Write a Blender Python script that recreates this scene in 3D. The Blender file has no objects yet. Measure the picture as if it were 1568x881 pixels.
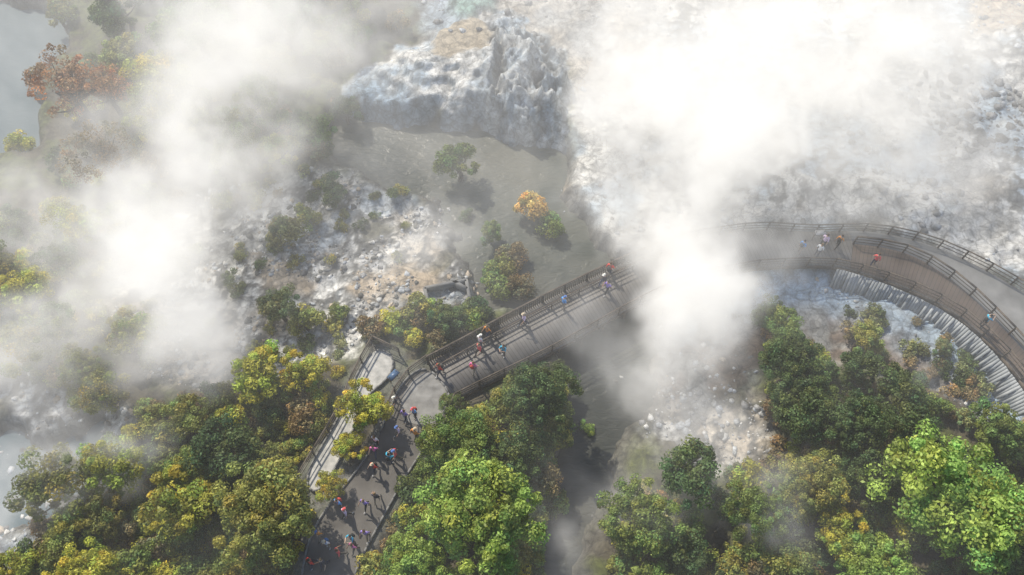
import bpy, math, random, time
import numpy as np
from mathutils import Vector
T0=time.time()
random.seed(7); np.random.seed(7)
rng=np.random.RandomState(11)
S=bpy.context.scene
COL=S.collection
# ------------------------------------------------------------------ camera
PITCH=math.radians(60); CZ=54.0; CY=-CZ/math.tan(PITCH)
cam=bpy.data.cameras.new("camera"); cam.lens=28; cam.sensor_width=36; cam.clip_end=3000
camo=bpy.data.objects.new("camera",cam); COL.objects.link(camo)
camo.location=(0,CY,CZ); camo.rotation_euler=(math.pi/2-PITCH,0,0); S.camera=camo
F=28/36*1568
def P(px,py,z=0.0):
    """image pixel of the aerial picture, cast through the camera -> world position on the level z"""
    a=px-784; b=-(py-440.5)
    d=np.array([a, F*math.cos(PITCH)+b*math.sin(PITCH), -F*math.sin(PITCH)+b*math.cos(PITCH)])
    t=(z-CZ)/d[2]
    return np.array([d[0]*t, CY+d[1]*t, z])
def scale_at(px,py,z=0.0):
    p=P(px,py,z); dep=p[1]-CY
    return F/(dep*math.cos(PITCH)+(CZ-z)*math.sin(PITCH))
def poly(pts,z=0.0): return np.array([P(a,b,z)[:2] for a,b in pts])
def line(pts,z=0.0): return np.array([P(a,b,z) for a,b in pts])
# ------------------------------------------------------------------ world/light
w=bpy.data.worlds.new("World"); S.world=w; w.use_nodes=True
nt=w.node_tree; bg=nt.nodes["Background"]; sky=nt.nodes.new("ShaderNodeTexSky")
sky.sky_type='NISHITA'; sky.sun_disc=False
EL=math.radians(47); AZ=math.radians(-35)
sky.sun_elevation=EL; sky.sun_rotation=AZ
nt.links.new(sky.outputs[0],bg.inputs[0]); bg.inputs[1].default_value=0.145
sun=bpy.data.lights.new("sun",'SUN'); sun.energy=5.0; sun.angle=math.radians(0.6); sun.color=(1,0.915,0.77)
so=bpy.data.objects.new("sun",sun); COL.objects.link(so)
sd=Vector((math.sin(AZ)*math.cos(EL),math.cos(AZ)*math.cos(EL),math.sin(EL)))
so.rotation_euler=sd.to_track_quat('Z','Y').to_euler(); so.location=(0,30,60)
S.view_settings.view_transform='Standard'; S.view_settings.look='None'; S.view_settings.exposure=0
# ------------------------------------------------------------------ numpy noise
TB={}
def vnoise(x,y,seed):
    if seed not in TB: TB[seed]=np.random.RandomState(seed).rand(256,256)
    T=TB[seed]
    xi=np.floor(x).astype(int); yi=np.floor(y).astype(int); fx=x-xi; fy=y-yi
    fx=fx*fx*(3-2*fx); fy=fy*fy*(3-2*fy)
    a=T[xi%256,yi%256]; b=T[(xi+1)%256,yi%256]; c=T[xi%256,(yi+1)%256]; d=T[(xi+1)%256,(yi+1)%256]
    return (a*(1-fx)+b*fx)*(1-fy)+(c*(1-fx)+d*fx)*fy
def fbm(x,y,s,seed,octv=5,ridge=False):
    v=0;amp=1;tot=0; ca,sa=0.8,0.6
    x=x*s+seed*3.1; y=y*s+seed*1.7
    for o in range(octv):
        n=vnoise(x,y,seed+o)
        if ridge: n=1-abs(2*n-1)
        v=v+amp*n; tot+=amp; amp*=0.5
        x,y=(x*ca-y*sa)*2.03+5.2,(x*sa+y*ca)*2.03+1.3
    return v/tot
def sdf(X,Y,pl):
    d=np.full(X.shape,1e9); ins=np.zeros(X.shape,bool); n=len(pl)
    for i in range(n):
        a=pl[i]; b=pl[(i+1)%n]; e=b-a
        wx=X-a[0]; wy=Y-a[1]; t=np.clip((wx*e[0]+wy*e[1])/(e@e+1e-9),0,1)
        d=np.minimum(d,(wx-e[0]*t)**2+(wy-e[1]*t)**2)
        c=((a[1]<=Y)&(b[1]>Y))|((b[1]<=Y)&(a[1]>Y))
        xx=a[0]+(Y-a[1])*e[0]/(e[1] if abs(e[1])>1e-9 else 1e-9)
        ins^=(c&(X<xx))
    d=np.sqrt(d); return np.where(ins,-d,d)
def sst(a,b,v):
    t=np.clip((v-a)/(b-a),0,1); return t*t*(3-2*t)
# ------------------------------------------------------------------ mesh helpers
def mk_mesh(name,V,Fs,col=None,smooth=False,mats=(),midx=None,uv=None):
    V=np.asarray(V,dtype=np.float32); Fs=np.asarray(Fs,dtype=np.int32)
    me=bpy.data.meshes.new(name); k=Fs.shape[1]
    me.vertices.add(len(V)); me.vertices.foreach_set('co',V.ravel())
    me.loops.add(Fs.size); me.loops.foreach_set('vertex_index',Fs.ravel())
    me.polygons.add(len(Fs)); me.polygons.foreach_set('loop_start',np.arange(0,Fs.size,k,dtype=np.int32))
    for m in mats: me.materials.append(m)
    if midx is not None: me.polygons.foreach_set('material_index',np.asarray(midx,dtype=np.int32))
    if smooth: me.polygons.foreach_set('use_smooth',np.ones(len(Fs),bool))
    me.update(calc_edges=True)
    if col is not None:
        at=me.color_attributes.new('Col','FLOAT_COLOR','POINT')
        c=np.ones((len(V),4),np.float32); c[:,:3]=col; at.data.foreach_set('color',c.ravel())
    if uv is not None:
        ul=me.uv_layers.new(name='UVMap'); ul.data.foreach_set('uv',np.asarray(uv,dtype=np.float32)[Fs.ravel()].ravel())
    return me
def add(name,me,loc=(0,0,0),parent=None):
    o=bpy.data.objects.new(name,me); COL.objects.link(o); o.location=loc
    if parent: o.parent=parent
    return o
class Box:
    def __init__(s): s.V=[];s.F=[]
    def beam(s,p,q,wd,ht,zoff=0.0):
        p=np.array(p,float);q=np.array(q,float);d=q-p; L=np.linalg.norm(d)
        if L<1e-6:return
        d/=L; up=np.array([0,0,1.0]) if abs(d[2])<0.95 else np.array([0,1.0,0])
        r=np.cross(d,up); r/=np.linalg.norm(r); u=np.cross(r,d)
        o=np.array([0,0,zoff]); n=len(s.V)
        for e in (p,q):
            for a,b in ((-1,-1),(1,-1),(1,1),(-1,1)): s.V.append(e+o+r*a*wd/2+u*b*ht/2)
        s.F+= [[n,n+1,n+2,n+3],[n+7,n+6,n+5,n+4],[n,n+4,n+5,n+1],[n+1,n+5,n+6,n+2],[n+2,n+6,n+7,n+3],[n+3,n+7,n+4,n]]
    def mesh(s,name,mats): return mk_mesh(name,s.V,s.F,mats=mats)
def resample(L,step):
    L=np.asarray(L,float); seg=np.linalg.norm(np.diff(L,axis=0),axis=1); c=np.r_[0,np.cumsum(seg)]
    n=max(2,int(round(c[-1]/step))+1); t=np.linspace(0,c[-1],n)
    return np.stack([np.interp(t,c,L[:,i]) for i in range(L.shape[1])],1)
def smoothline(L):
    L=resample(L,0.5)
    for _ in range(12):
        M=L.copy(); M[1:-1]=(L[:-2]+2*L[1:-1]+L[2:])/4; L=M
    return L
# ------------------------------------------------------------------ materials
def mat(name): 
    m=bpy.data.materials.new(name); m.use_nodes=True; n=m.node_tree.nodes; return m,n,m.node_tree.links,n['Principled BSDF']
def noise_mat(name,c1,c2,scale=3,rough=0.85,bump=0.3,detail=6,dist=0.1):
    m,n,l,b=mat(name); tc=n.new('ShaderNodeNewGeometry'); nz=n.new('ShaderNodeTexNoise'); nz.inputs['Scale'].default_value=scale; nz.inputs['Detail'].default_value=detail
    l.new(tc.outputs['Position'],nz.inputs['Vector']); r=n.new('ShaderNodeValToRGB')
    r.color_ramp.elements[0].position=0.3; r.color_ramp.elements[1].position=0.7
    r.color_ramp.elements[0].color=(*c1,1); r.color_ramp.elements[1].color=(*c2,1)
    l.new(nz.outputs['Fac'],r.inputs['Fac']); l.new(r.outputs['Color'],b.inputs['Base Color']); b.inputs['Roughness'].default_value=rough
    if bump>0:
        bp=n.new('ShaderNodeBump'); bp.inputs['Strength'].default_value=bump; bp.inputs['Distance'].default_value=dist
        l.new(nz.outputs['Fac'],bp.inputs['Height']); l.new(bp.outputs[0],b.inputs['Normal'])
    return m
M_wood=noise_mat('weathered_timber',(0.045,0.036,0.028),(0.13,0.105,0.08),4,0.8,0.2)
M_pale=noise_mat('pale_timber',(0.2,0.225,0.24),(0.44,0.46,0.47),0.9,0.85,0.4,10)
M_asph=noise_mat('asphalt',(0.075,0.07,0.064),(0.15,0.14,0.128),0.7,0.85,0.3,12,0.03)
M_lane=noise_mat('pale_asphalt',(0.13,0.133,0.135),(0.22,0.222,0.222),0.7,0.85,0.3,12,0.03)
M_gravel=noise_mat('gravel',(0.3,0.3,0.285),(0.55,0.54,0.51),2,0.9,0.5,12,0.05)
M_conc=noise_mat('concrete',(0.14,0.14,0.14),(0.26,0.26,0.25),2,0.85,0.2)
M_bark=noise_mat('bark',(0.03,0.022,0.015),(0.09,0.07,0.05),6,0.9,0.5)
def deck_mat(name,c1,c2):
    m,n,l,b=mat(name); uv=n.new('ShaderNodeUVMap'); sx=n.new('ShaderNodeSeparateXYZ'); l.new(uv.outputs[0],sx.inputs[0])
    mul=n.new('ShaderNodeMath'); mul.operation='MULTIPLY'; mul.inputs[1].default_value=1/0.3; l.new(sx.outputs[0],mul.inputs[0])
    fl=n.new('ShaderNodeMath'); fl.operation='FLOOR'; l.new(mul.outputs[0],fl.inputs[0])
    fr=n.new('ShaderNodeMath'); fr.operation='FRACT'; l.new(mul.outputs[0],fr.inputs[0])
    wn=n.new('ShaderNodeTexWhiteNoise'); wn.noise_dimensions='1D'; l.new(fl.outputs[0],wn.inputs['W'])
    gp=n.new('ShaderNodeMath'); gp.operation='GREATER_THAN'; gp.inputs[1].default_value=0.1; l.new(fr.outputs[0],gp.inputs[0])
    geo=n.new('ShaderNodeNewGeometry'); nz=n.new('ShaderNodeTexNoise'); nz.inputs['Scale'].default_value=0.5; nz.inputs['Detail'].default_value=8; l.new(geo.outputs['Position'],nz.inputs['Vector'])
    av=n.new('ShaderNodeMath'); av.operation='MULTIPLY_ADD'; av.inputs[1].default_value=0.3; l.new(wn.outputs['Value'],av.inputs[0]); 
    n2=n.new('ShaderNodeMapRange'); n2.inputs[1].default_value=0.3; n2.inputs[2].default_value=0.7; n2.inputs[3].default_value=0; n2.inputs[4].default_value=0.7; l.new(nz.outputs['Fac'],n2.inputs[0]); l.new(n2.outputs[0],av.inputs[2])
    mx=n.new('ShaderNodeMixRGB'); mx.inputs[1].default_value=(*c1,1); mx.inputs[2].default_value=(*c2,1); l.new(av.outputs[0],mx.inputs[0])
    m2=n.new('ShaderNodeMixRGB'); m2.inputs[1].default_value=(0.03,0.026,0.022,1); l.new(mx.outputs[0],m2.inputs[2]); l.new(gp.outputs[0],m2.inputs[0])
    l.new(m2.outputs[0],b.inputs['Base Color']); b.inputs['Roughness'].default_value=0.6
    return m
M_deck=deck_mat('deck_boards',(0.085,0.08,0.075),(0.18,0.17,0.16))
M_deckb=deck_mat('deck_boards_brown',(0.08,0.06,0.048),(0.15,0.115,0.09))
def ground_mat(name):
    m,n,l,b=mat(name); at=n.new('ShaderNodeAttribute'); at.attribute_name='Col'
    geo=n.new('ShaderNodeNewGeometry'); nz=n.new('ShaderNodeTexNoise'); nz.inputs['Scale'].default_value=1.1; nz.inputs['Detail'].default_value=14; nz.inputs['Roughness'].default_value=0.74; nz.inputs['Distortion'].default_value=0.5
    l.new(geo.outputs['Position'],nz.inputs['Vector'])
    mr=n.new('ShaderNodeMapRange'); mr.inputs[1].default_value=0.36; mr.inputs[2].default_value=0.62; mr.inputs[3].default_value=0.38; mr.inputs[4].default_value=1.28; l.new(nz.outputs['Fac'],mr.inputs[0])
    vo=n.new('ShaderNodeTexVoronoi'); vo.feature='DISTANCE_TO_EDGE'; vo.inputs['Scale'].default_value=1.1; 
    nd=n.new('ShaderNodeVectorMath'); nd.operation='MULTIPLY_ADD'; nd.inputs[1].default_value=(0.9,0.9,0.9); l.new(nz.outputs['Color'],nd.inputs[0]); l.new(geo.outputs['Position'],nd.inputs[2]); l.new(nd.outputs[0],vo.inputs['Vector'])
    ck=n.new('ShaderNodeMapRange'); ck.inputs[1].default_value=0.0; ck.inputs[2].default_value=0.09; ck.inputs[3].default_value=0.62; ck.inputs[4].default_value=1.0; l.new(vo.outputs['Distance'],ck.inputs[0])
    mm=n.new('ShaderNodeMath'); mm.operation='MULTIPLY'; l.new(mr.outputs[0],mm.inputs[0]); l.new(ck.outputs[0],mm.inputs[1])
    mx=n.new('ShaderNodeVectorMath'); mx.operation='SCALE'; l.new(at.outputs['Color'],mx.inputs[0]); l.new(mm.outputs[0],mx.inputs['Scale'])
    l.new(mx.outputs[0],b.inputs['Base Color']); b.inputs['Roughness'].default_value=0.75
    bp=n.new('ShaderNodeBump'); bp.inputs['Strength'].default_value=0.7; bp.inputs['Distance'].default_value=0.35; l.new(nz.outputs['Fac'],bp.inputs['Height']); l.new(bp.outputs[0],b.inputs['Normal'])
    return m
M_ground=ground_mat('geothermal_ground')
def leaf_mat():
    m,n,l,b=mat('foliage'); at=n.new('ShaderNodeAttribute'); at.attribute_name='Col'; oi=n.new('ShaderNodeObjectInfo')
    mx=n.new('ShaderNodeMixRGB'); mx.blend_type='MULTIPLY'; mx.inputs[0].default_value=1; l.new(at.outputs['Color'],mx.inputs[1]); l.new(oi.outputs['Color'],mx.inputs[2])
    l.new(mx.outputs[0],b.inputs['Base Color']); b.inputs['Roughness'].default_value=0.5; b.inputs['Specular IOR Level'].default_value=0.3
    tr=n.new('ShaderNodeBsdfTranslucent'); l.new(mx.outputs[0],tr.inputs['Color']); ms=n.new('ShaderNodeMixShader'); ms.inputs[0].default_value=0.35
    l.new(b.outputs[0],ms.inputs[1]); l.new(tr.outputs[0],ms.inputs[2]); l.new(ms.outputs[0],n['Material Output'].inputs['Surface']); return m
M_leaf=leaf_mat()
# ------------------------------------------------------------------ outlines
farL=[(655,556),(700,533),(760,500),(860,448),(960,400),(1050,366),(1160,350),(1240,358),(1330,352),(1420,372),(1500,408),(1568,448),(1700,530)]
nearL=[(697,612),(760,580),(840,542),(920,497),(985,460),(1060,428),(1160,408),(1280,405),(1390,440),(1460,475),(1520,525),(1568,585),(1640,700)]
midL=[(1306,374),(1350,378),(1400,390),(1470,437),(1540,507),(1600,575),(1660,650)]
pathP=[(655,556),(625,572),(607,600),(592,640),(570,690),(530,742),(490,790),(470,830),(455,930),(530,930),(548,862),(588,790),(612,745),(640,700),(662,668),(690,640),(697,612)]
gravP=[(573,527),(610,543),(598,585),(560,600),(545,650),(520,705),(495,752),(478,768),(462,735),(500,672),(520,640),(540,585)]
poolP=[(515,185),(600,178),(700,195),(790,205),(850,215),(872,260),(862,300),(900,350),(925,400),(900,460),(800,480),(745,475),(722,400),(690,350),(675,305),(600,290),(525,262),(480,230)]
riverP=[(800,478),(925,400),(1000,420),(1010,520),(985,620),(960,680),(930,760),(890,830),(880,960),(800,960),(845,800),(855,690),(870,600),(850,520)]
lrivP=[(-60,-10),(30,10),(115,30),(100,85),(50,130),(62,180),(65,228),(-60,260)]
llP=[(-60,640),(60,680),(150,650),(165,700),(110,745),(60,800),(-60,860)]
sintP=[(540,150),(600,95),(660,80),(690,55),(760,45),(810,50),(870,90),(885,180),(858,222),(790,210),(740,196),(680,198),(600,180),(548,178)]
wleftP=[(180,330),(400,290),(480,262),(600,290),(680,310),(700,350),(722,400),(740,470),(650,478),(600,490),(540,540),(480,575),(330,600),(230,575),(180,480)]
wrightP=[(640,-80),(2100,-80),(2100,520),(1568,440),(1420,365),(1330,348),(1160,345),(1050,362),(960,395),(925,400),(900,350),(862,300),(875,230),(885,180),(870,90),(810,50),(690,60),(650,60)]
hollowP=[(1150,415),(1285,412),(1395,450),(1510,535),(1560,610),(1600,720),(1500,650),(1420,600),(1300,560),(1170,560),(1060,640),(1000,600),(1005,450)]
rubbP=[(1000,600),(1100,590),(1180,640),(1170,720),(1080,720),(985,670)]
llwP=[(-60,560),(120,600),(210,640),(120,760),(60,830),(60,960),(-60,960)]
forP=[(40,860),(100,760),(170,690),(240,620),(330,600),(420,578),(520,570),(548,560),(570,505),(640,475),(740,478),(760,500),(650,545),(575,530),(540,585),(500,660),(460,725),(480,765),(460,860),(450,960),(40,960)]
forR=[(1175,460),(1235,510),(1290,570),(1400,610),(1500,650),(1600,650),(1700,980),(920,980),(940,780),(1000,735),(1150,730),(1185,650),(1165,560)]
forM=[(700,622),(780,582),(860,560),(872,640),(850,760),(815,960),(540,960),(560,870),(600,790),(650,705),(700,645)]
forTL=[(80,330),(100,200),(130,120),(170,-60),(560,-60),(590,40),(540,120),(510,180),(490,240),(420,300),(220,330)]
leftP=[(-80,330),(180,330),(220,560),(100,600),(-80,540)]
W={k:poly(v,z) for k,v,z in [('path',pathP,0),('grav',gravP,0),('pool',poolP,-2),('river',riverP,-2),('lriv',lrivP,-2),('ll',llP,-1.5),('sint',sintP,-1.5),
   ('wleft',wleftP,-1.2),('wright',wrightP,0),('hollow',hollowP,-1.5),('rubb',rubbP,-1.5),('llw',llwP,-1),('forP',forP,-.3),('forR',forR,-.6),('forM',forM,-.3),('forTL',forTL,0),('left',leftP,0)]}
fl_=smoothline(line(farL)); nl_=smoothline(line(nearL)); ml_=smoothline(line(midL))
NS=160
def rs(L,n):
    seg=np.linalg.norm(np.diff(L,axis=0),axis=1); c=np.r_[0,np.cumsum(seg)]; t=np.linspace(0,c[-1],n); return np.stack([np.interp(t,c,L[:,i]) for i in range(3)],1)
fa=rs(fl_,NS); na=rs(nl_,NS)
W['deck']=np.r_[rs(fl_,28)[:,:2],rs(nl_,28)[::-1,:2]]
# ------------------------------------------------------------------ terrain
def axis(lo,hi,st,ext):
    c=np.arange(lo,hi+st/2,st); k=[]; d=st; v=hi
    while v<ext: d*=1.35; v+=d; k.append(v)
    k2=[];d=st;v=lo
    while v>-ext: d*=1.35; v-=d; k2.append(v)
    return np.r_[k2[::-1],c,k]
xs=axis(-56,56,0.2,900); ys=axis(-27,38,0.2,900)
nx,ny=len(xs),len(ys)
X,Y=np.meshgrid(xs,ys); X=X.ravel(); Y=Y.ravel()
def terrain(X,Y):
    n1=fbm(X,Y,0.15,3); n2=fbm(X,Y,0.5,21,6); rg=fbm(X,Y,0.35,40,6,True); rg2=fbm(X,Y,0.9,60,4,True); n3=fbm(X,Y,1.6,80,4)
    far=sst(0,1,(np.maximum(np.abs(X)-70,0)+np.maximum(np.abs(Y-10)-45,0))/200)
    h=-0.35+(n1-0.5)*1.2+(n2-0.5)*0.5 + far*fbm(X,Y,0.01,9)*30
    C=np.empty((len(X),3)); 
    soil=np.array([0.09,0.078,0.05]); moss=np.array([0.11,0.125,0.035]); white=np.array([0.74,0.735,0.705]); blue=np.array([0.37,0.48,0.59]); grey=np.array([0.33,0.33,0.32]); tan=np.array([0.54,0.43,0.30]); brown=np.array([0.2,0.15,0.115])
    def L(a,b,m): return a+(b-a)*m[:,None]
    C[:]=soil; C=L(C,moss,sst(0.45,0.6,n2))
    def blend(k,wd,amp):
        s=sdf(X,Y,W[k]); return sst(-wd,wd,-s+(n2-0.5)*amp+(n3-0.5)*amp*0.3)
    m=blend('wright',1.5,4); hh=-0.2+(n1-0.5)*1.8+(rg-0.6)*0.7+(rg2-0.6)*0.22; h=h*(1-m)+hh*m
    c=L(np.tile(grey*1.2,(len(X),1)),white*.85,sst(0.38,0.66,n2)); c=L(c,blue*.9,sst(0.48,0.64,fbm(X,Y,0.22,33))*0.7); c=L(c,grey*0.4,sst(0.6,0.7,rg2)*sst(0.46,.58,n1)*0.9); 
    c=L(c,tan*0.9,sst(0.56,0.68,fbm(X,Y,0.07,133))*0.4); C=L(C,c,m)
    for k,b0 in (('wleft',-1.15),('llw',-0.9),('rubb',-1.35)):
        m=blend(k,1.3,4); hh=b0+(n1-0.5)*0.9+(rg-0.6)*0.6+(rg2-0.55)*0.4; h=h*(1-m)+hh*m
        c=L(np.tile(grey*1.05,(len(X),1)),white*1.02,sst(0.40,0.56,n2*0.5+n3*0.5)); c=L(c,tan*0.95,sst(0.50,0.64,fbm(X,Y,0.16,52))*0.6); c=L(c,grey*0.3,sst(0.64,0.78,rg2)*0.9); c=L(c,blue*0.9,sst(0.6,0.7,fbm(X,Y,0.2,73))*0.45); c=L(c,np.array([.13,.125,.08]),sst(0.58,0.70,fbm(X,Y,0.3,93))*0.75); C=L(C,c,m)
    m=blend('hollow',1.2,2); h=h*(1-m)+(-1.7+(n1-.5)*1.2+(rg-0.6)*0.8)*m
    s=sdf(X,Y,W['deck']); near=sst(5,0.8,s+(n2-.5)*5)
    c=L(np.tile(brown,(len(X),1)),grey*.9,sst(0.4,0.6,n2)); c=L(c,blue*1.05,near); C=L(C,c,m)
    for k,zz in (('pool',-2.9),('river',-3.0),('lriv',-2.9),('ll',-2.6)):
        s=sdf(X,Y,W[k])+(n2-0.5)*2.0; m=sst(1.2,-0.8,s); h=h*(1-m)+(zz+(n2-0.5)*1.0)*m
        mm=sst(1.6,0.0,s); C=L(C,np.array([0.13,0.125,0.11]),mm*0.9)
    # sinter mound: smooth slabs to the west, rugged fluted rock to the east
    s0=sdf(X,Y,W['sint']); fl=fbm(X*1.6+Y*0.8,Y*0.8-X*0.5,0.5,140,4,True); lo=fbm(X,Y,0.2,171,4,True)
    s=s0+(n2-0.5)*2.0+(lo-0.6)*4.0; m=sst(0.4,-1.8,s); dome=sst(0,-7,s)
    rug=sst(-1.0,2.0,X-P(745,120,0)[0]+(n1-.5)*4)
    raw=0.3+dome*1.5+(n1-.5)*2.6+(lo-.6)*2.4
    ter=np.floor(raw/0.55)*0.55+0.55*sst(0.55,1.0,raw/0.55-np.floor(raw/0.55))
    top=ter*(1-.3*rug)+raw*.3*rug+(rg-0.55)*(0.6+3.4*rug)+(fl-.6)*(0.45+2.2*rug)+(rg2-0.55)*(0.3+.5*rug)
    h=h*(1-m)+top*m
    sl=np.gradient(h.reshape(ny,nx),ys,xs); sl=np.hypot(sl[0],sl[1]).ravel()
    c=L(np.tile(blue*0.9,(len(X),1)),white*1.0,sst(0.42,0.62,lo*.5+n2*.5)*(1-0.6*rug)); c=L(c,blue*0.5,sst(0.5,1.5,sl)*.85); c=L(c,np.array([.05,.07,.09]),sst(0.60,0.76,1.2-fl)*(0.35+.6*rug)); c=L(c,white*.85,sst(0.62,0.74,rg)*rug*.5)  # steep faces coloured dark blue by slope: cliff shade painted in
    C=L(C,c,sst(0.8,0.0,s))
    for pp,zz,cc,mz in (([(672,50),(700,30),(745,28),(762,55),(745,82),(705,88),(668,80)],1.0,np.array([.42,.36,.27]),1.0),([(680,-40),(770,-40),(757,10),(690,16)],0.6,np.array([0.28,0.42,0.37]),0.6)):
        s=sdf(X,Y,poly(pp,zz))+(n2-.5)*3; m=sst(0.8,-0.6,s); h=h*(1-m)+mz*m; C=L(C,cc*(0.8+.4*n3[:,None]),m)
    tp=poly([(758,60),(775,95),(765,150),(785,190),(775,195),(750,150),(762,100)],0.5); s=sdf(X,Y,tp)+(n3-.5)*.9+(n1-.5)*2; m=sst(0.6,-0.3,s); h=h-m*1.4; C=L(C,np.array([.16,.15,.12]),m*0.6)
    for pp in ([(825,255),(860,250),(870,290),(830,275)],[(600,400),(665,405),(670,440),(560,460),(540,440)],[(1470,70),(1640,60),(1640,-40),(1500,-40)],[(380,400),(430,395),(470,440),(400,450)]):
        s=sdf(X,Y,poly(pp,-1))+(n2-.5)*3; C=L(C,tan,sst(0.8,-0.8,s)*0.8)
    for k in ('path','grav'):
        s=sdf(X,Y,W[k]); m=sst(1.0,0.35,s); h=h*(1-m)+(-0.12)*m; C=L(C,grey*0.6,m*0.6)
    s=sdf(X,Y,W['deck']); m=sst(0.7,0.25,s); h=np.where(m>0,h*(1-m)+np.minimum(h,-0.55)*m,h)
    return h,C
h,C=terrain(X,Y)
I=np.arange(nx*ny).reshape(ny,nx)
Fq=np.stack([I[:-1,:-1].ravel(),I[:-1,1:].ravel(),I[1:,1:].ravel(),I[1:,:-1].ravel()],1)
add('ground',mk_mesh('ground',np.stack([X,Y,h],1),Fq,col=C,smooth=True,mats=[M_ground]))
Hg=h.reshape(ny,nx)
def H(x,y):
    i=min(max(np.searchsorted(xs,x)-1,0),nx-2); j=min(max(np.searchsorted(ys,y)-1,0),ny-2)
    tx=(x-xs[i])/(xs[i+1]-xs[i]); ty=(y-ys[j])/(ys[j+1]-ys[j])
    return (Hg[j,i]*(1-tx)+Hg[j,i+1]*tx)*(1-ty)+(Hg[j+1,i]*(1-tx)+Hg[j+1,i+1]*tx)*ty
def water_mat():
    m,n,l,b=mat('river_water'); geo=n.new('ShaderNodeNewGeometry'); mp=n.new('ShaderNodeMapping'); mp.inputs['Rotation'].default_value=(0,0,0.5); mp.inputs['Scale'].default_value=(1.0,2.4,1); l.new(geo.outputs['Position'],mp.inputs[0])
    nz=n.new('ShaderNodeTexNoise'); nz.inputs['Scale'].default_value=0.9; nz.inputs['Detail'].default_value=8; nz.inputs['Distortion'].default_value=0.8; l.new(mp.outputs[0],nz.inputs['Vector'])
    n2=n.new('ShaderNodeTexNoise'); n2.inputs['Scale'].default_value=0.14; n2.inputs['Detail'].default_value=8; n2.inputs['Distortion'].default_value=0.6; l.new(geo.outputs['Position'],n2.inputs['Vector'])
    r=n.new('ShaderNodeValToRGB'); r.color_ramp.elements[0].position=0.38; r.color_ramp.elements[1].position=0.62; r.color_ramp.elements[0].color=(0.07,0.08,0.068,1); r.color_ramp.elements[1].color=(0.145,0.145,0.12,1)
    l.new(n2.outputs['Fac'],r.inputs[0])
    sx=n.new('ShaderNodeSeparateXYZ'); l.new(geo.outputs['Position'],sx.inputs[0])
    g1=n.new('ShaderNodeMapRange'); g1.inputs[1].default_value=-4; g1.inputs[2].default_value=6; g1.inputs[3].default_value=0.5; g1.inputs[4].default_value=1.0; l.new(sx.outputs['Y'],g1.inputs[0])
    sc=n.new('ShaderNodeVectorMath'); sc.operation='SCALE'; l.new(r.outputs[0],sc.inputs[0]); l.new(g1.outputs[0],sc.inputs['Scale'])
    g2=n.new('ShaderNodeMapRange'); g2.inputs[1].default_value=-24; g2.inputs[2].default_value=-30; g2.inputs[3].default_value=0; g2.inputs[4].default_value=1.0; l.new(sx.outputs['X'],g2.inputs[0])
    mx=n.new('ShaderNodeMixRGB'); mx.inputs[2].default_value=(0.07,0.115,0.14,1); l.new(g2.outputs[0],mx.inputs[0]); l.new(sc.outputs[0],mx.inputs[1])  # blue of the reflected sky painted into the western channel's colour
    l.new(mx.outputs[0],b.inputs['Base Color']); b.inputs['Specular IOR Level'].default_value=0.3
    rr=n.new('ShaderNodeMapRange'); rr.inputs[3].default_value=0.3; rr.inputs[4].default_value=0.6; l.new(g2.outputs[0],rr.inputs[0]); l.new(rr.outputs[0],b.inputs['Roughness'])
    bs=n.new('ShaderNodeMapRange'); bs.inputs[3].default_value=0.5; bs.inputs[4].default_value=0.2; l.new(g2.outputs[0],bs.inputs[0])
    bp=n.new('ShaderNodeBump'); l.new(bs.outputs[0],bp.inputs['Strength']); bp.inputs['Distance'].default_value=0.2; l.new(nz.outputs['Fac'],bp.inputs['Height']); l.new(bp.outputs[0],b.inputs['Normal']); return m
Wv=[(-110,-60,-2.15),(110,-60,-2.15),(110,75,-2.15),(-110,75,-2.15)]
add('river_water',mk_mesh('river_water',Wv,[[0,1,2,3]],mats=[water_mat()]))
# ------------------------------------------------------------------ paths
def sheet(name,pts2,z,m):
    me=bpy.data.meshes.new(name); me.from_pydata([(p[0],p[1],z) for p in pts2],[],[list(range(len(pts2)))]); me.materials.append(m); return me
def closed_smooth(P2,it=6):
    L=np.asarray(P2); Q=resample(np.r_[L,L[:1]],0.6)[:-1]
    for _ in range(it): Q=(np.roll(Q,1,0)+2*Q+np.roll(Q,-1,0))/4
    return Q
pth=closed_smooth(W['path']); grv=closed_smooth(W['grav'])
add('asphalt_path',sheet('asphalt_path',pth,0.0,M_asph)); add('gravel_path',sheet('gravel_path',grv,0.012,M_gravel))
plz=closed_smooth(poly([(662,562),(632,578),(615,606),(606,640),(640,655),(668,650),(686,636),(692,612)],0),4)
M_plz=noise_mat('worn_gravel',(0.15,0.147,0.14),(0.3,0.295,0.28),1.5,0.9,0.4,12,0.05)
add('gravel_plaza',sheet('gravel_plaza',plz,0.008,M_plz))
bx=Box()
def kerb(b,pts):
    q=np.c_[pts,np.zeros(len(pts))]
    for i in range(len(q)-1): b.beam(q[i],q[i+1],0.12,0.2,0.03)
kerb(bx,pth); kerb(bx,grv)
add('path_kerb',bx.mesh('path_kerb',[M_conc]))
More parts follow.
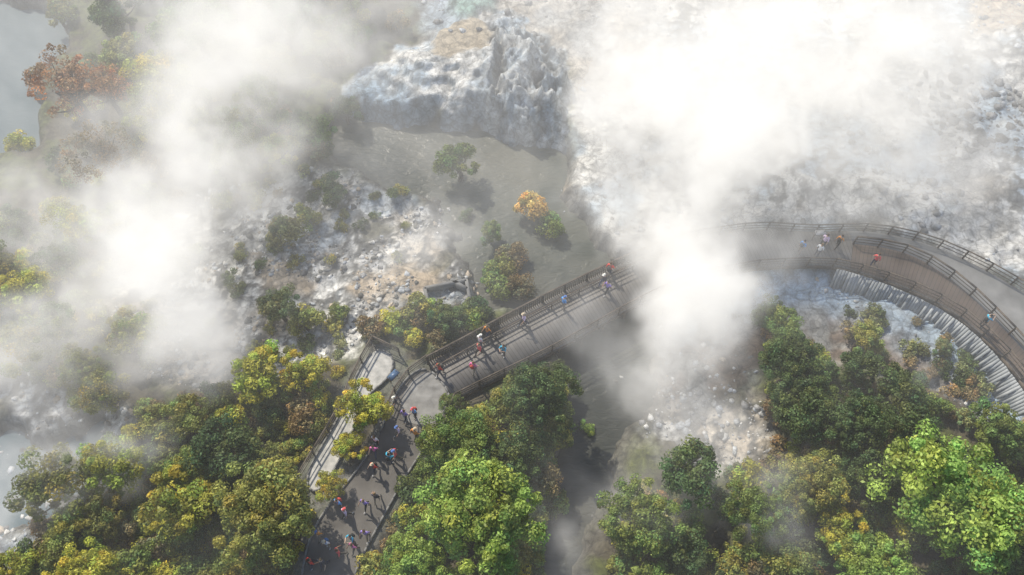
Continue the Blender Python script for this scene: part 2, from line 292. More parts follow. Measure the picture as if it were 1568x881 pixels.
# ------------------------------------------------------------------ bridge / boardwalk
def strip(A,B,z,th):
    n=len(A); V=[];UV=[];Fs=[]
    mid=(A+B)/2; c=np.r_[0,np.cumsum(np.linalg.norm(np.diff(mid,axis=0),axis=1))]
    for i in range(n):
        for k,p in enumerate((A[i],B[i])):
            V.append((p[0],p[1],z)); UV.append((c[i],np.linalg.norm(A[i]-B[i])*k))
            V.append((p[0],p[1],z-th)); UV.append((c[i],0))
    for i in range(n-1):
        a=4*i; b=a+4
        Fs+=[[a,a+2,b+2,b],[a+1,b+1,b+3,a+3],[a,b,b+1,a+1],[a+2,a+3,b+3,b+2]]
    return V,Fs,UV
bridge=bpy.data.objects.new('boardwalk_bridge',None); COL.objects.link(bridge)
V,Fs,UV=strip(fa,na,0.02,0.35); add('deck',mk_mesh('deck',V,Fs,mats=[M_deck],uv=UV),parent=bridge)
mlr=rs(ml_,70)
def nearest(A,Q): return np.array([Q[np.argmin(((Q-a)**2).sum(1))] for a in A])
nb=rs(nearest(mlr,rs(nl_,900)),70)
V,Fs,UV=strip(mlr,nb+(mlr-nb)*0.02,0.035,0.01); add('brown_deck',mk_mesh('brown_deck',V,Fs,mats=[M_deckb],uv=UV),parent=bridge)
fr=rs(nearest(mlr,rs(fl_,900)),70)
V,Fs,UV=strip(fr+(mlr-fr)*0.02,mlr,0.031,0.008); add('asphalt_lane',mk_mesh('asphalt_lane',V,Fs,mats=[M_lane],uv=UV),parent=bridge)
def fence(name,L,parent,step=2.0,hgt=1.05,rails=(0.35,0.7),m=M_wood,z=0.03,solid=False,width=0.1):
    b=Box(); q=resample(L,step); q=q.copy()
    for p in q: b.beam((p[0],p[1],z-0.3),(p[0],p[1],z+hgt),0.1,0.1)
    for i in range(len(q)-1):
        a,c=q[i].copy(),q[i+1].copy(); a[2]=c[2]=z
        b.beam(a,c,width,0.05,hgt+0.027)
        for r in rails: b.beam(a,c,0.035,0.06,r)
        if solid:
            k=int(np.linalg.norm(c-a)/0.18)
            for j in range(k):
                p=a+(c-a)*(j+.5)/k; b.beam((p[0],p[1],z-0.1),(p[0],p[1],z+hgt-0.05),0.08,0.03)
    return add(name,b.mesh(name,[m]),parent=parent)
nf=int(len(fl_)*0.36)
fence('far_railing',fl_[:nf],bridge,solid=True,width=.14); fence('far_railing_right',fl_[nf-1:],bridge)
fence('near_railing',nl_[:],bridge)
fence('middle_railing',ml_,bridge,width=.16)
inner=smoothline(line([(672,568),(700,552),(760,518),(860,465),(960,416),(1010,396)]))
fence('inner_railing',inner,bridge,rails=(0.5,),hgt=0.9,step=2.6)
b=Box()
for Lx in (fl_,nl_):
    q=resample(Lx,2.0); q[:,2]=0
    for i in range(len(q)-1): b.beam(q[i],q[i+1],0.2,0.3,-0.22)
for i in range(2,NS-1,6):
    a,c=fa[i],na[i]; b.beam((a[0],a[1],-0.5),(c[0],c[1],-0.5),0.2,0.28)
    for t in (0.1,0.5,0.9):
        p=a+(c-a)*t; b.beam((p[0],p[1],-4.0),(p[0],p[1],-0.4),0.25,0.25)
add('piles_and_beams',b.mesh('piles',[M_wood]),parent=bridge)
b=Box(); q=resample(smoothline(line([(1285,408),(1330,420),(1390,443),(1460,478),(1520,528),(1568,588),(1600,640)])),0.24)
for i,p in enumerate(q):
    t=q[min(i+1,len(q)-1)]-q[max(i-1,0)]; nrm=np.array([t[1],-t[0],0]); nrm/=np.linalg.norm(nrm)
    if nrm[1]>0: nrm=-nrm
    a=p+nrm*(0.2+random.uniform(-.03,.03)); c=p+nrm*random.uniform(1.0,1.45)
    b.beam((a[0],a[1],-0.1),(c[0],c[1],-1.9+0.5*random.random()),0.21,0.05)
add('batten_skirt',b.mesh('skirt',[M_pale]),parent=bridge)
fence('timber_fence',smoothline(line([(573,524),(556,552),(540,583),(520,640),(498,670),(460,735)])),None,hgt=1.0)
fence('timber_fence',smoothline(line([(655,553),(625,569),(603,602),(592,636)])),None,hgt=1.0)
fence('timber_fence',smoothline(line([(573,524),(612,543)])),None,hgt=1.0)
fence('timber_fence',smoothline(line([(697,612),(692,642),(664,668)])),None,hgt=1.0,step=1.5)
b=Box(); cc=[P(652,452,-1.4),P(715,440,-1.4),P(722,478,-1.4),P(662,492,-1.4)]
for i in range(4):
    a,c=cc[i],cc[(i+1)%4]; b.beam((a[0],a[1],-1.4),(c[0],c[1],-1.4),0.25,2.4)
b.beam(cc[3]+[0,0,-.4],cc[0]+[0,0,-.4],0.2,0.2); b.beam((cc[0]+cc[3])/2+[0,0,-.5],(cc[1]+cc[2])/2+[0,0,-.5],2.2,0.1)
b.beam((*P(715,440,0)[:2],-1.2),(*P(690,425,0)[:2],-1.2),0.25,2.0)
add('concrete_weir_box',b.mesh('weir',[M_conc]))
def sign(px,py,col,rot):
    m=noise_mat('sign_face',tuple(c*0.7 for c in col),col,5,0.4,0)
    b=Box(); b.beam((-0.35,0,0),(-0.35,0,1.1),0.06,0.06); b.beam((0.35,0,0),(0.35,0,1.1),0.06,0.06); nF=len(b.F)
    b.beam((-0.42,-0.06,1.0),(0.42,-0.06,1.0),0.45,0.05); b.beam((-0.45,-0.06,0.96),(0.45,-0.06,0.96),0.5,0.03)
    me=mk_mesh('info_sign',b.V,b.F,mats=[M_wood,m],midx=[0]*nF+[1]*6+[0]*6); p=P(px,py,0); o=add('info_sign',me,(p[0],p[1],0)); o.rotation_euler=(0,0,rot)
sign(604,582,(0.06,0.13,0.25),0.9); sign(1250,366,(0.4,0.4,0.4),0.1)
# ------------------------------------------------------------------ foliage
def leaves(cs,rc,per,size,rs_,flat=0.8,bias=0.35):
    N=len(cs)*per; ci=np.repeat(np.arange(len(cs)),per)
    d=rs_.normal(size=(N,3)); d[:,2]+=bias; d/=np.linalg.norm(d,axis=1)[:,None]
    rad=rc[ci]*(0.5+0.6*rs_.rand(N)**0.6); p=cs[ci]+d*rad[:,None]*np.array([1,1,flat])
    nrm=d+rs_.normal(size=(N,3))*0.5; nrm/=np.linalg.norm(nrm,axis=1)[:,None]
    t=np.cross(nrm,rs_.normal(size=(N,3))); t/=np.linalg.norm(t,axis=1)[:,None]; bt=np.cross(nrm,t)
    s=size*(0.6+0.8*rs_.rand(N))[:,None]
    V=np.stack([p-t*s,p+bt*s*0.55+nrm*s*.12,p+t*s,p-bt*s*0.55+nrm*s*.12],1).reshape(-1,3)
    Fq=np.arange(4*N).reshape(N,4)
    cv=(0.65+0.7*rs_.rand(len(cs)))[ci]*(0.65+0.7*rs_.rand(N))
    hue=rs_.normal(size=(len(cs),))[ci]*0.09
    c=np.stack([cv*(1+hue*1.5),cv,cv*(1-hue)],1); return V,Fq,np.repeat(c,4,0)
def limb(V,Fs,p,q,r0,r1,k=6):
    p=np.array(p,float);q=np.array(q,float);d=q-p;d/=np.linalg.norm(d); u=np.cross(d,[0.3,1,0.1]);u/=np.linalg.norm(u);v=np.cross(d,u);n=len(V)
    for c,r in ((p,r0),(q,r1)):
        for i in range(k): a=2*math.pi*i/k; V.append(c+(u*math.cos(a)+v*math.sin(a))*r)
    for i in range(k): j=(i+1)%k; Fs.append([n+i,n+j,n+k+j,n+k+i])
def tree_proto(name,R,Ht,ncl,crc,per,size,seed,asp=0.75,shell=(0.55,1.0),bare=False):
    r=np.random.RandomState(seed); cz=Ht-R*asp; cs=[]
    nl=max(3,int(R*1.8)); la=r.rand(nl)*6.28; lobes=[(math.cos(a)*R*0.5*r.rand()**.5,math.sin(a)*R*0.5*r.rand()**.5,0,R*(0.45+0.3*r.rand())) for a in la]
    while len(cs)<ncl:
        x,y,z,lr=lobes[r.randint(nl)]; d=r.normal(size=3); d/=np.linalg.norm(d)
        if d[2]<-0.35: d[2]*=-1
        k=shell[0]+(shell[1]-shell[0])*r.rand()**0.5
        c=np.array([x+d[0]*lr*k,y+d[1]*lr*k,d[2]*lr*k*asp*1.35]); c[2]=c[2]+cz
        if c[2]<0.25*Ht*(R>2): continue
        cs.append(c)
    cs=np.array(cs); rc=crc*(0.5+1.0*r.rand(ncl))
    V,Fq,c=leaves(cs,rc,per,size,r)
    bV=[];bF=[]; tr=0.045*Ht+0.03
    k=26 if bare else 8
    base=np.array([0,0,-0.8]); mid=np.array([r.normal()*.1*R,r.normal()*.1*R,cz*0.55]); top=np.array([r.normal()*.1*R,r.normal()*.1*R,cz+R*0.15])
    limb(bV,bF,base,mid,tr*1.3,tr*0.9); limb(bV,bF,mid,top,tr*0.9,tr*0.4)
    for i in range(k):
        t=cs[r.randint(ncl)]; s=mid+(top-mid)*r.rand()*0.8; m2=(s+t)/2+np.array([0,0,-0.06*R]); limb(bV,bF,s,m2,tr*0.45,tr*0.25,5); limb(bV,bF,m2,t,tr*0.25,tr*0.07,5)
    nb=len(bV); V=np.r_[np.array(bV),V]; Fa=np.r_[np.array(bF),Fq+nb]; c=np.r_[np.ones((nb,3)),c]
    return mk_mesh(name,V,Fa,col=c,mats=[M_bark,M_leaf],midx=[0]*len(bF)+[1]*len(Fq))
big=[tree_proto('broadleaf_tree',4.2,7.5,140,0.6,160,0.12,100+i) for i in range(3)]
medp=[tree_proto('broadleaf_tree',2.4,4.4,64,0.44,135,0.105,200+i) for i in range(5)]
shr=[tree_proto('shrub',1.25,1.7,26,0.34,100,0.09,300+i,0.7) for i in range(5)]
autp=[tree_proto('autumn_tree',3.2,6.0,90,0.42,60,0.10,400+i,bare=True) for i in range(2)]
tiny=[tree_proto('undergrowth',0.7,0.8,12,0.28,55,0.085,500+i,0.6) for i in range(4)]
T_BR=(0.32,0.43,0.095); T_YG=(0.48,0.47,0.07); T_OL=(0.30,0.31,0.08); T_DK=(0.115,0.165,0.055); T_MD=(0.215,0.28,0.07); T_BN=(0.27,0.21,0.10); T_OR=(0.46,0.25,0.12); T_GD=(0.55,0.42,0.13); T_GR=(0.24,0.265,0.11)
placed=[]
def put(kind,px,py,rpx,tint,name=None):
    ms,R,Ht={'big':(big,4.2,7.5),'med':(medp,2.4,4.4),'shr':(shr,1.25,1.7),'aut':(autp,3.2,6.0)}[kind]
    zc=0 
    for _ in range(3):
        sc=(rpx/scale_at(px,py,zc))/R; p=P(px,py,zc); gz=max(H(p[0],p[1]),-2.3); zc=gz+Ht*sc*0.62
    p=P(px,py,zc); me=ms[random.randrange(len(ms))]; o=add(name or me.name.split('.')[0],me,(p[0],p[1],max(H(p[0],p[1]),-2.3)-0.05)); o.scale=(sc,sc,sc*random.uniform(.9,1.1)); o.rotation_euler=(0,0,random.random()*6.28)
    k=random.uniform(.88,1.12); o.color=(tint[0]*k,tint[1]*k,tint[2]*k,1); placed.append((p[0],p[1],R*sc)); return o
for a in [('big',728,790,100,T_BR),('big',1462,765,116,T_BR),('big',398,785,86,T_OL),('med',557,618,44,T_YG),('med',536,684,28,T_YG),('med',1532,650,46,T_MD),('big',640,872,68,T_BR),
  ('big',120,885,60,T_YG),('big',1330,885,75,T_BR),('big',828,605,60,T_DK),('med',790,690,48,T_DK),('big',700,672,62,T_MD),('big',985,790,66,T_MD),('big',1210,560,52,T_DK),('big',1240,620,62,T_DK),
  ('big',1320,650,58,T_DK),('med',1390,665,48,T_DK),('med',1195,500,36,T_MD),('med',1320,520,34,T_OL),('big',1155,785,52,T_MD),('big',1240,735,55,T_OL),('big',1330,735,52,T_DK),('med',1290,815,44,T_YG),
  ('med',700,250,36,T_MD),('med',748,357,22,T_MD),('shr',818,315,31,T_GD),('shr',842,345,25,T_MD),('shr',785,390,28,T_BN),('shr',762,418,30,T_MD),('shr',797,437,28,T_BN),('shr',770,442,26,T_MD),('shr',775,405,26,T_OL),
  ('shr',512,285,26,T_DK),('shr',440,350,34,T_GR),('shr',470,325,22,T_OL),('med',430,472,34,T_GR),('shr',470,492,30,T_OL),('shr',517,478,18,T_MD),('aut',105,135,70,T_OR),('aut',165,140,40,T_OR),('aut',150,235,60,T_BN),
  ('med',530,170,28,T_DK),('med',190,80,40,T_OL),('med',240,110,45,T_YG),('med',390,150,40,T_MD),('med',480,210,40,T_MD),('med',85,395,30,T_DK),('med',205,505,45,T_OL),
  ('med',30,440,45,T_YG),('med',150,600,40,T_OL),('big',120,560,40,T_OL),('shr',900,652,13,T_BR),('shr',717,328,12,T_DK),('shr',610,35,20,T_BN),('med',505,745,25,T_YG),('shr',90,20,30,T_OL),('med',180,20,45,T_DK),('shr',30,222,25,T_YG),
  ('med',1175,480,25,T_DK),('med',1440,530,18,T_GR),('med',690,615,18,T_MD),('shr',720,494,18,T_YG),('shr',636,517,20,T_YG)]:
    put(a[0],a[1],a[2],a[3],a[4])
pv=[W['path'],W['grav'],W['deck']]
def fill(pl,kinds,n,tints,sep=0.55,parent=None):
    lo=np.maximum(pl.min(0),[-58,-28]); hi=np.minimum(pl.max(0),[58,42])
    XY=rng.rand(n*3,2)*(hi-lo)+lo; ok=sdf(XY[:,0],XY[:,1],pl)<0; XY=XY[ok]
    dm=np.min([sdf(XY[:,0],XY[:,1],a) for a in pv],axis=0)
    cnt=0
    for (x,y),dd in zip(XY,dm):
        kd=random.choice(kinds); ms,R={'big':(big,4.2),'med':(medp,2.4),'shr':(shr,1.25),'tiny':(tiny,0.7)}[kd]; sc=random.uniform(.65,1.15); r=R*sc
        if dd<r*0.8+0.15: continue
        if sep>0 and any((x-a)**2+(y-b_)**2<(sep*(r+c))**2 for a,b_,c in placed): continue
        gz=H(x,y)
        if gz<-2.0: continue
        me=random.choice(ms); o=add(('shrub_part' if parent else me.name.split('.')[0]),me,(x,y,gz-0.1),parent); o.scale=(sc,sc,sc*random.uniform(.85,1.1)); o.rotation_euler=(0,0,random.random()*6.28)
        t=random.choice(tints); k=random.uniform(.75,1.25); o.color=(t[0]*k*random.uniform(.92,1.06),t[1]*k,t[2]*k,1); 
        if sep>0: placed.append((x,y,r))
        cnt+=1
        if cnt>=n: break
fill(W['forP'],['med','med','shr'],90,[T_OL,T_OL,T_MD,T_YG,T_GR,T_DK],0.62)
fill(W['forP'],['shr'],160,[T_OL,T_OL,T_MD,T_YG,T_BN],0.5)
fill(W['forM'],['med','shr'],30,[T_MD,T_DK,T_OL],0.6); fill(W['forM'],['shr'],60,[T_MD,T_OL,T_DK],0.5)
fill(W['forR'],['med','shr'],45,[T_DK,T_MD,T_OL,T_DK],0.62); fill(W['forR'],['shr'],110,[T_DK,T_MD,T_OL,T_GR],0.5)
fill(W['forTL'],['med','big','shr'],40,[T_OL,T_DK,T_GR,T_MD],0.7); 
fill(W['left'],['med','shr'],24,[T_OL,T_YG,T_GR],0.75)
under=bpy.data.objects.new('undergrowth',None); COL.objects.link(under)
for k,n in (('forP',380),('forM',140),('forR',320),('forTL',160),('left',100)): fill(W[k],['tiny','tiny','shr'],n,[T_OL,T_MD,T_DK,T_BN,T_YG],0.0,under)
fill(W['wleft'],['tiny'],45,[T_GR,T_OL,T_DK],0.0,under)
fill(poly([(1290,470),(1400,490),(1500,570),(1540,630),(1400,600),(1300,570)],-1.5),['tiny'],50,[T_BN,T_GR,T_DK],0.0,under)
# ------------------------------------------------------------------ rubble
import bmesh
bm=bmesh.new(); bmesh.ops.create_icosphere(bm,subdivisions=1,radius=1); iV=np.array([v.co[:] for v in bm.verts]); iF=np.array([[v.index for v in f.verts] for f in bm.faces]); bm.free()
def rocks(name,pl,n,smin,smax,cols,clump=True):
    lo=np.maximum(pl.min(0),[-58,-28]); hi=np.minimum(pl.max(0),[58,40]); XY=rng.rand(n*6,2)*(hi-lo)+lo; XY=XY[sdf(XY[:,0],XY[:,1],pl)<0.3]
    if clump: XY=XY[fbm(XY[:,0],XY[:,1],0.3,300,4)+rng.rand(len(XY))*.12>0.58]
    XY=XY[:n]; dm=np.min([sdf(XY[:,0],XY[:,1],a) for a in pv],axis=0); XY=XY[dm>0.4]
    Vs=[];Fs=[];Cs=[]
    for x,y in XY:
        s=smin+(smax-smin)*rng.rand()**4; v=iV*(1+rng.uniform(-.4,.3,size=(len(iV),1)))*s*rng.uniform(.6,1.3,3)*np.array([1,1,.5]); a=rng.rand()*6.28
        v=np.c_[v[:,0]*math.cos(a)-v[:,1]*math.sin(a),v[:,0]*math.sin(a)+v[:,1]*math.cos(a),v[:,2]]+[x,y,max(H(x,y),-2.2)+s*0.05]
        Fs.append(iF+len(Vs)*len(iV)); Vs.append(v); c=np.array(cols[rng.randint(len(cols))])*rng.uniform(.7,1.2); Cs.append(np.tile(c,(len(iV),1)))
    add(name,mk_mesh(name,np.concatenate(Vs),np.concatenate(Fs),col=np.concatenate(Cs),mats=[M_ground]))
wc=[(.75,.75,.73),(.5,.53,.56),(.3,.3,.3),(.6,.5,.38),(.15,.15,.14)]
rocks('sinter_rubble',W['wleft'],2400,.05,.34,wc)
rocks('sinter_rubble',W['rubb'],240,.08,.45,wc[:3],False); rocks('sinter_rubble',W['llw'],300,.06,.4,wc); rocks('sinter_rubble',W['wright'],1500,.05,.5,wc[1:3]); rocks('sinter_rubble',W['hollow'],300,.05,.3,wc)
rocks('sinter_rubble',poly([(1420,110),(1568,130),(1620,230),(1480,230),(1400,170)],0),260,.1,.7,[(.2,.2,.2),(.4,.4,.4),(.12,.12,.12)],False)
rocks('river_stones',W['river'],90,.06,.3,[(.2,.2,.18),(.12,.12,.1),(.35,.35,.33)])
# ------------------------------------------------------------------ people
def seg_dist(Pn,a,b):
    e=b-a; t=np.clip(((Pn-a)@e)/(e@e),0,1); return np.linalg.norm(Pn-(a+t[:,None]*e),axis=1)
def body(pose):
    J={}; 
    J['pel']=(0,0,.93); J['sp']=(0,.01,1.12); J['ch']=(0,0.0,1.32); J['nk']=(0,0,1.47); J['hb']=(0,-.02,1.56)
    sw={'walk':.28,'walk2':-.28,'stand':.04,'photo':.05}[pose]
    for s,x in (('l',-1),('r',1)):
        f=sw*x
        J['hip'+s]=(x*.10,0,.90); J['kn'+s]=(x*.11,-f*.55-.03,.50); J['an'+s]=(x*.11,-f+(.06 if f<0 else 0),.10 if f>=-.1 else .16); J['to'+s]=(x*.12,J['an'+s][1]-.17,.045 if f>=-.1 else .05)
        J['sh'+s]=(x*.19,0,1.41)
        if pose=='photo': J['el'+s]=(x*.26,-.18,1.22); J['wr'+s]=(x*.10,-.36,1.42); J['ha'+s]=(x*.06,-.42,1.47)
        else: J['el'+s]=(x*.25,f*.35+.02,1.14); J['wr'+s]=(x*.27,f*.8-.06,.92); J['ha'+s]=(x*.27,f*.9-.09,.84)
    names=list(J); R={'pel':(.15,.11),'sp':(.135,.10),'ch':(.155,.11),'nk':(.06,.06),'hb':(.06,.065)}
    for s in 'lr': R.update({'hip'+s:(.095,.095),'kn'+s:(.062,.062),'an'+s:(.045,.045),'to'+s:(.04,.03),'sh'+s:(.07,.07),'el'+s:(.045,.045),'wr'+s:(.03,.026),'ha'+s:(.04,.02)})
    E=[('pel','sp'),('sp','ch'),('ch','nk'),('nk','hb')]
    for s in 'lr': E+=[('pel','hip'+s),('hip'+s,'kn'+s),('kn'+s,'an'+s),('an'+s,'to'+s),('ch','sh'+s),('sh'+s,'el'+s),('el'+s,'wr'+s),('wr'+s,'ha'+s)]
    V=[J[n] for n in names]; rad=[R[n] for n in names]; Ed=[(names.index(a),names.index(b_)) for a,b_ in E]; roots=[0]
    for s,x in (('l',-1),('r',1)):
        h0=np.array(J['ha'+s]); d=h0-np.array(J['wr'+s]); d/=np.linalg.norm(d); side=np.cross(d,[1,0,0]) ; side/=np.linalg.norm(side)
        for k,L in enumerate((.065,.078,.072,.055)):
            b0=h0+side*(k-1.5)*.021; n=len(V); V+=[tuple(b0-d*.015),tuple(b0+d*L*.55),tuple(b0+d*L*.9+np.array([-x*.02,0,0]))]; rad+=[(.010,.010),(.009,.009),(.008,.008)]; Ed+=[(n,n+1),(n+1,n+2)]; roots.append(n)
        n=len(V); b0=h0-d*.045-side*.03; V+=[tuple(b0),tuple(b0-side*.03+d*.025),tuple(b0-side*.035+d*.055)]; rad+=[(.012,.012),(.010,.010),(.009,.009)]; Ed+=[(n,n+1),(n+1,n+2)]; roots.append(n)
    me=bpy.data.meshes.new('tmp'); me.from_pydata(V,Ed,[]); o=bpy.data.objects.new('tmp',me); COL.objects.link(o)
    o.modifiers.new('s','SKIN').use_smooth_shade=True
    for i,sv in enumerate(me.skin_vertices[0].data): sv.radius=rad[i]; sv.use_root=(i in roots)
    sb=o.modifiers.new('b','SUBSURF'); sb.levels=1
    dg=bpy.context.evaluated_depsgraph_get(); ev=o.evaluated_get(dg); m2=bpy.data.meshes.new_from_object(ev)
    VV=np.array([v.co[:] for v in m2.vertices]); FF=[list(p.vertices) for p in m2.polygons]
    bpy.data.objects.remove(o)
    cen=np.array([VV[f].mean(0) for f in FF]); A=lambda n:np.array(J[n],float)
    segs=[(A('sp'),A('ch'),0),(A('ch'),A('nk'),0),(A('pel'),A('sp'),0),(A('nk'),A('hb'),2)]
    for s in 'lr': segs+=[(A('sh'+s),A('ch'),0),(A('sh'+s),A('el'+s),0),(A('el'+s),A('wr'+s),2),(A('wr'+s),A('ha'+s)*1.5-A('wr'+s)*.5,2),(A('hip'+s),A('kn'+s),1),(A('kn'+s),A('an'+s),1),(A('an'+s),A('to'+s),3),(A('pel'),A('hip'+s),1)]
    D=np.stack([seg_dist(cen,a,b_) for a,b_,_ in segs],1); lab=[segs[i][2] for i in D.argmin(1)]
    return VV,FF,lab
BD={}
def uvs(c,r,seg=12,rg=8):
    V=[];Fs=[]
    for j in range(rg+1):
        t=math.pi*j/rg
        for i in range(seg): a=2*math.pi*i/seg; V.append((c[0]+r[0]*math.sin(t)*math.cos(a),c[1]+r[1]*math.sin(t)*math.sin(a),c[2]+r[2]*math.cos(t)))
    for j in range(rg):
        for i in range(seg): k=(i+1)%seg; Fs.append([j*seg+i,(j+1)*seg+i,(j+1)*seg+k,j*seg+k])
    return V,Fs
def person_mesh(pose,pack,hat):
    if pose not in BD: BD[pose]=body(pose)
    VV,FF,lab=BD[pose]; V=[tuple(v) for v in VV]; Fs=list(FF); lab=list(lab)
    def ap(v,f,l): 
        n=len(V); V.extend(v); Fs.extend([[i+n for i in q] for q in f]); lab.extend([l]*len(f))
    hc=(0,-.03,1.655); v,f=uvs(hc,(.078,.097,.118)); v=[(x*(1 if z>1.63 else .88),y,z) for x,y,z in v]; ap(v,f,2)
    ap(*uvs((0,-.13,1.645),(.014,.022,.022),6,4),2)
    for x in (-.031,.031): ap(*uvs((x,-.118,1.672),(.013,.009,.008),6,4),6)
    for x in (-.08,.08): ap(*uvs((x,-.02,1.65),(.012,.02,.03),6,4),2)
    ap(*uvs((0,-.121,1.60),(.024,.008,.007),6,4),7)
    if hat:
        ap(*uvs((0,-.02,1.71),(.092,.108,.085)),4); ap(*uvs((0,-.09,1.705),(.10,.12,.012)),4)
    else: ap(*uvs((0,.0,1.68),(.09,.098,.118)),4)
    if pack:
        v,f=uvs((0,.19,1.22),(.16,.10,.24),10,8); ap(v,f,5)
        for x in (-.1,.1): ap(*uvs((x,-.02,1.36),(.025,.125,.13),6,6),5)
    return V,Fs,lab
flatc={}
def cm(c,nm='cloth'):
    k=(nm,c)
    if k not in flatc: flatc[k]=noise_mat(nm,tuple(x*.8 for x in c),c,18,0.8,0.05)
    return flatc[k]
shirts=[(.8,.06,.04),(.12,.4,.85),(.9,.9,.9),(.85,.2,.5),(.35,.25,.7),(.9,.35,.06),(.06,.5,.75),(.05,.05,.07),(.85,.65,.85),(.9,.12,.12)]
pants=[(.03,.04,.08),(.02,.02,.02),(.15,.14,.12),(.06,.08,.16),(.35,.3,.25)]
hairs=[(.02,.015,.01),(.07,.04,.02),(.2,.13,.06)]; hats=[(.8,.8,.75),(.6,.5,.35),(.1,.2,.5),(.7,.1,.1)]
packs=[(.03,.03,.03),(.6,.08,.05),(.05,.2,.5),(.1,.1,.09)]; skins=[(.5,.32,.23),(.35,.2,.13),(.58,.4,.3)]
PM={}
ppl=[(934,413),(924,430),(930,440),(863,464),(802,490),(746,508),(735,523),(734,536),(771,537),(725,563),(673,566),(606,615),(620,636),(634,632),(610,660),(636,665),(575,675),(606,697),(597,702),(573,690),(573,716),(576,762),(559,772),(519,772),(529,786),(488,818),(500,833),(519,847),(539,826),(541,838),(477,862),(495,862),(560,818),(1228,378),(1262,370),(1285,370),(1254,384),(1341,398),(1509,492)]
for i,(a,c) in enumerate(ppl):
    key=(['walk','stand','walk2','photo'][[0,2,0,1,2,0,1,2,3,0][i%10]],random.random()<.4,random.random()<.4)
    if key not in PM: PM[key]=person_mesh(*key)
    V,Fs,lab=PM[key]; me=bpy.data.meshes.new('person'); me.from_pydata(V,[],Fs)
    for m in (cm(shirts[i*7%10]),cm(random.choice(pants)),cm(random.choice(skins),'skin'),cm((.05,.05,.05) if i%2 else (.6,.6,.6),'shoe'),cm(random.choice(hats if key[2] else hairs),'hair'),cm(random.choice(packs),'pack'),cm((.02,.02,.02),'eye'),cm((.35,.12,.1),'lip')): me.materials.append(m)
    me.polygons.foreach_set('material_index',lab); me.polygons.foreach_set('use_smooth',[True]*len(Fs)); me.update()
    p=P(a,c,0.9); o=add('person',me,(p[0],p[1],0.03)); s=random.uniform(1.0,1.1); o.scale=(s,s,s)
    ang=math.radians(-55 if (600<a<960 and i%3) else 130)
    if a<600: ang=math.radians(-20 if i%3 else 150)
    o.rotation_euler=(0,0,ang+random.uniform(-.5,.5))
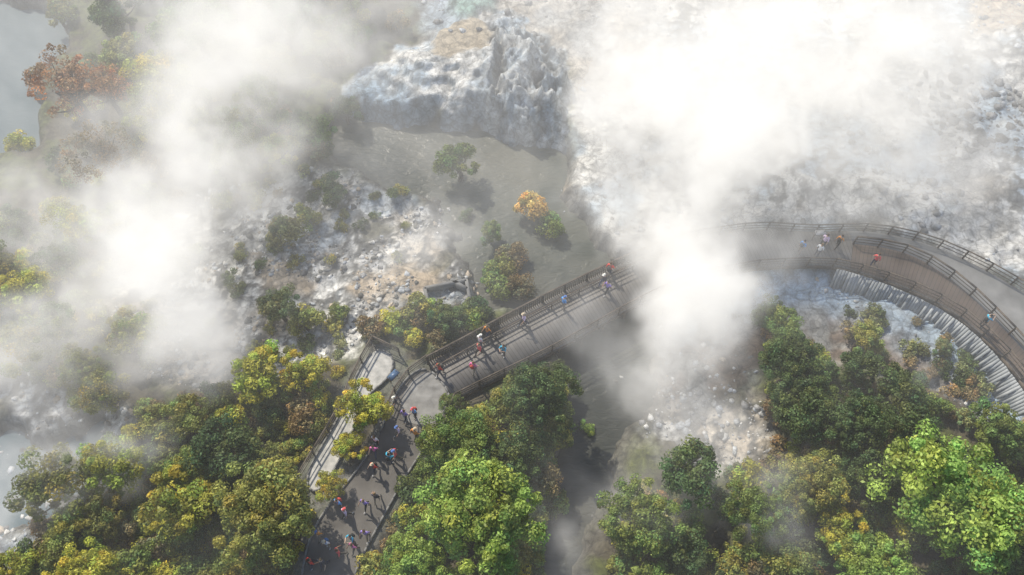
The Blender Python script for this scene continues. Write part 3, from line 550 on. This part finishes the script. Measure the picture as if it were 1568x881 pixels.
# ------------------------------------------------------------------ steam volume
def steam():
    gt=bpy.data.node_groups.new('steam','GeometryNodeTree'); gt.interface.new_socket('Geometry',in_out='OUTPUT',socket_type='NodeSocketGeometry')
    N=gt.nodes; L=gt.links
    out=N.new('NodeGroupOutput'); vc=N.new('GeometryNodeVolumeCube'); sm=N.new('GeometryNodeSetMaterial')
    vc.inputs['Min'].default_value=(-60,-26,-2.2); vc.inputs['Max'].default_value=(60,46,15)
    vc.inputs['Resolution X'].default_value=300; vc.inputs['Resolution Y'].default_value=180; vc.inputs['Resolution Z'].default_value=30
    pos=N.new('GeometryNodeInputPosition')
    def vm(op,a,b=None):
        n=N.new('ShaderNodeVectorMath'); n.operation=op
        for i,v in enumerate((a,b)):
            if v is None: continue
            if isinstance(v,(tuple,list)): n.inputs[i].default_value=v
            else: L.new(v,n.inputs[i])
        return n
    def mt(op,a,b=0.0):
        n=N.new('ShaderNodeMath'); n.operation=op
        for i,v in enumerate((a,b)):
            if isinstance(v,(int,float)): n.inputs[i].default_value=v
            else: L.new(v,n.inputs[i])
        return n.outputs[0]
    wn=N.new('ShaderNodeTexNoise'); wn.inputs['Scale'].default_value=0.13; wn.inputs['Detail'].default_value=5; wn.inputs['Roughness'].default_value=0.6; L.new(pos.outputs[0],wn.inputs['Vector'])
    w1=vm('SUBTRACT',wn.outputs['Color'],(0.5,0.5,0.5)); w2=vm('MULTIPLY',w1.outputs[0],(18,18,9)); wp=vm('ADD',pos.outputs[0],w2.outputs[0])
    total=None
    for (px,py,z,rx,ry,rz,d) in BLOBS:
        c=P(px,py,z); s=scale_at(px,py,z)
        a=vm('SUBTRACT',wp.outputs[0],tuple(float(v) for v in c)); b_=vm('DIVIDE',a.outputs[0],(1.12*rx/s,1.12*ry/s,rz*1.1)); l=vm('LENGTH',b_.outputs[0])
        mr=N.new('ShaderNodeMapRange'); mr.interpolation_type='SMOOTHSTEP'; mr.inputs[1].default_value=1.0; mr.inputs[2].default_value=0.0; mr.inputs[3].default_value=0; mr.inputs[4].default_value=d*.9
        L.new(l.outputs['Value'],mr.inputs[0]); total=mr.outputs[0] if total is None else mt('ADD',total,mr.outputs[0])
    nz=N.new('ShaderNodeTexNoise'); nz.inputs['Scale'].default_value=0.22; nz.inputs['Detail'].default_value=7; nz.inputs['Roughness'].default_value=0.64; nz.inputs['Distortion'].default_value=0.6
    st=vm('MULTIPLY',wp.outputs[0],(1,1,0.75)); L.new(st.outputs[0],nz.inputs['Vector'])
    m2=N.new('ShaderNodeMapRange'); m2.inputs[1].default_value=0.36; m2.inputs[2].default_value=0.66; m2.inputs[3].default_value=0.14; m2.inputs[4].default_value=1.75; L.new(nz.outputs['Fac'],m2.inputs[0])
    sp=N.new('ShaderNodeSeparateXYZ'); L.new(pos.outputs[0],sp.inputs[0])
    hz=N.new('ShaderNodeMapRange'); hz.inputs[1].default_value=-14; hz.inputs[2].default_value=34; hz.inputs[3].default_value=0.004; hz.inputs[4].default_value=0.026; L.new(sp.outputs['Y'],hz.inputs[0])
    ht=N.new('ShaderNodeMapRange'); ht.inputs[1].default_value=14.5; ht.inputs[2].default_value=7; ht.inputs[3].default_value=0; ht.inputs[4].default_value=1; L.new(sp.outputs['Z'],ht.inputs[0])
    tt=mt('ADD',total,hz.outputs[0])
    dd=mt('MULTIPLY',mt('MULTIPLY',tt,m2.outputs[0]),ht.outputs[0])
    L.new(dd,vc.inputs['Density'])
    m=bpy.data.materials.new('steam'); m.use_nodes=True; n=m.node_tree.nodes; l=m.node_tree.links; n.remove(n['Principled BSDF'])
    vi=n.new('ShaderNodeVolumeInfo'); vs=n.new('ShaderNodeVolumeScatter'); vs.inputs['Color'].default_value=(0.98,0.98,0.98,1); l.new(vi.outputs['Density'],vs.inputs['Density'])
    em=n.new('ShaderNodeEmission'); em.inputs['Color'].default_value=(1,0.965,0.895,1); mu=n.new('ShaderNodeMath'); mu.operation='MULTIPLY'; mu.inputs[1].default_value=0.48; l.new(vi.outputs['Density'],mu.inputs[0]); l.new(mu.outputs[0],em.inputs['Strength'])  # added glow in the steam, stands in for multiple scattering of light
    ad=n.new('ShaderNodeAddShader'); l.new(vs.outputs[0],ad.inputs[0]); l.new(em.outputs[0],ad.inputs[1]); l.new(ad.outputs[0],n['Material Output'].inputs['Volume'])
    m.cycles.volume_step_rate=6.0
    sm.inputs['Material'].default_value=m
    L.new(vc.outputs[0],sm.inputs[0]); L.new(sm.outputs[0],out.inputs[0])
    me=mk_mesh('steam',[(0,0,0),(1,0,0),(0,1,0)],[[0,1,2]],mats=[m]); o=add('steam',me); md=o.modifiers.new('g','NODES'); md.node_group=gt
# px,py,z,rx,ry,rz,density
BLOBS=[(260,370,5,135,150,7,.40),(330,250,6,110,130,7,.28),(320,130,8,150,140,8,.24),(440,60,8,140,110,8,.22),(300,20,9,180,110,8,.18),(275,520,2,100,100,4,.26),(340,470,2,90,90,4,.14),
 (60,540,3,150,90,4,.32),(110,470,3,130,80,4,.24),(40,330,3,130,100,4,.26),(100,690,2,120,90,3.5,.28),(20,760,2,80,90,3,.2),(170,260,4,100,90,5,.16),(150,380,4,110,80,5,.18),
 (600,70,6,90,90,6,.06),(600,240,1,110,60,4,.04),(640,370,2,90,60,4,.09),(700,360,2,70,50,4,.05),
 (990,120,6,120,150,8,.30),(1090,150,8,180,170,9,.30),(1250,90,8,210,160,9,.30),(1040,280,5,140,120,7,.32),(1180,250,5,180,110,6,.22),(1070,390,3,105,80,5,.42),(1105,450,3,95,100,6,.55),(1095,540,1,90,80,4,.32),(1010,360,3,70,60,5,.18),
 (1400,60,8,220,120,8,.2),(1390,240,4,190,120,5,.12),(1250,-40,8,360,110,9,.3),(950,-40,8,220,90,8,.22),(1400,320,2,130,60,3,.11),(1190,350,2,110,55,3,.22),
 (970,560,0,110,90,4,.11),(1040,620,0,110,110,4,.12),(1000,760,1,130,110,4,.10),(870,840,0,80,80,3,.09),(1215,780,3,60,60,3,.12),(1385,590,1,45,40,2.5,.12),(1110,680,1,80,80,4,.10),(450,0,8,220,90,8,.16),(940,330,2,60,80,4,.14)]
steam()
print('done',time.time()-T0)
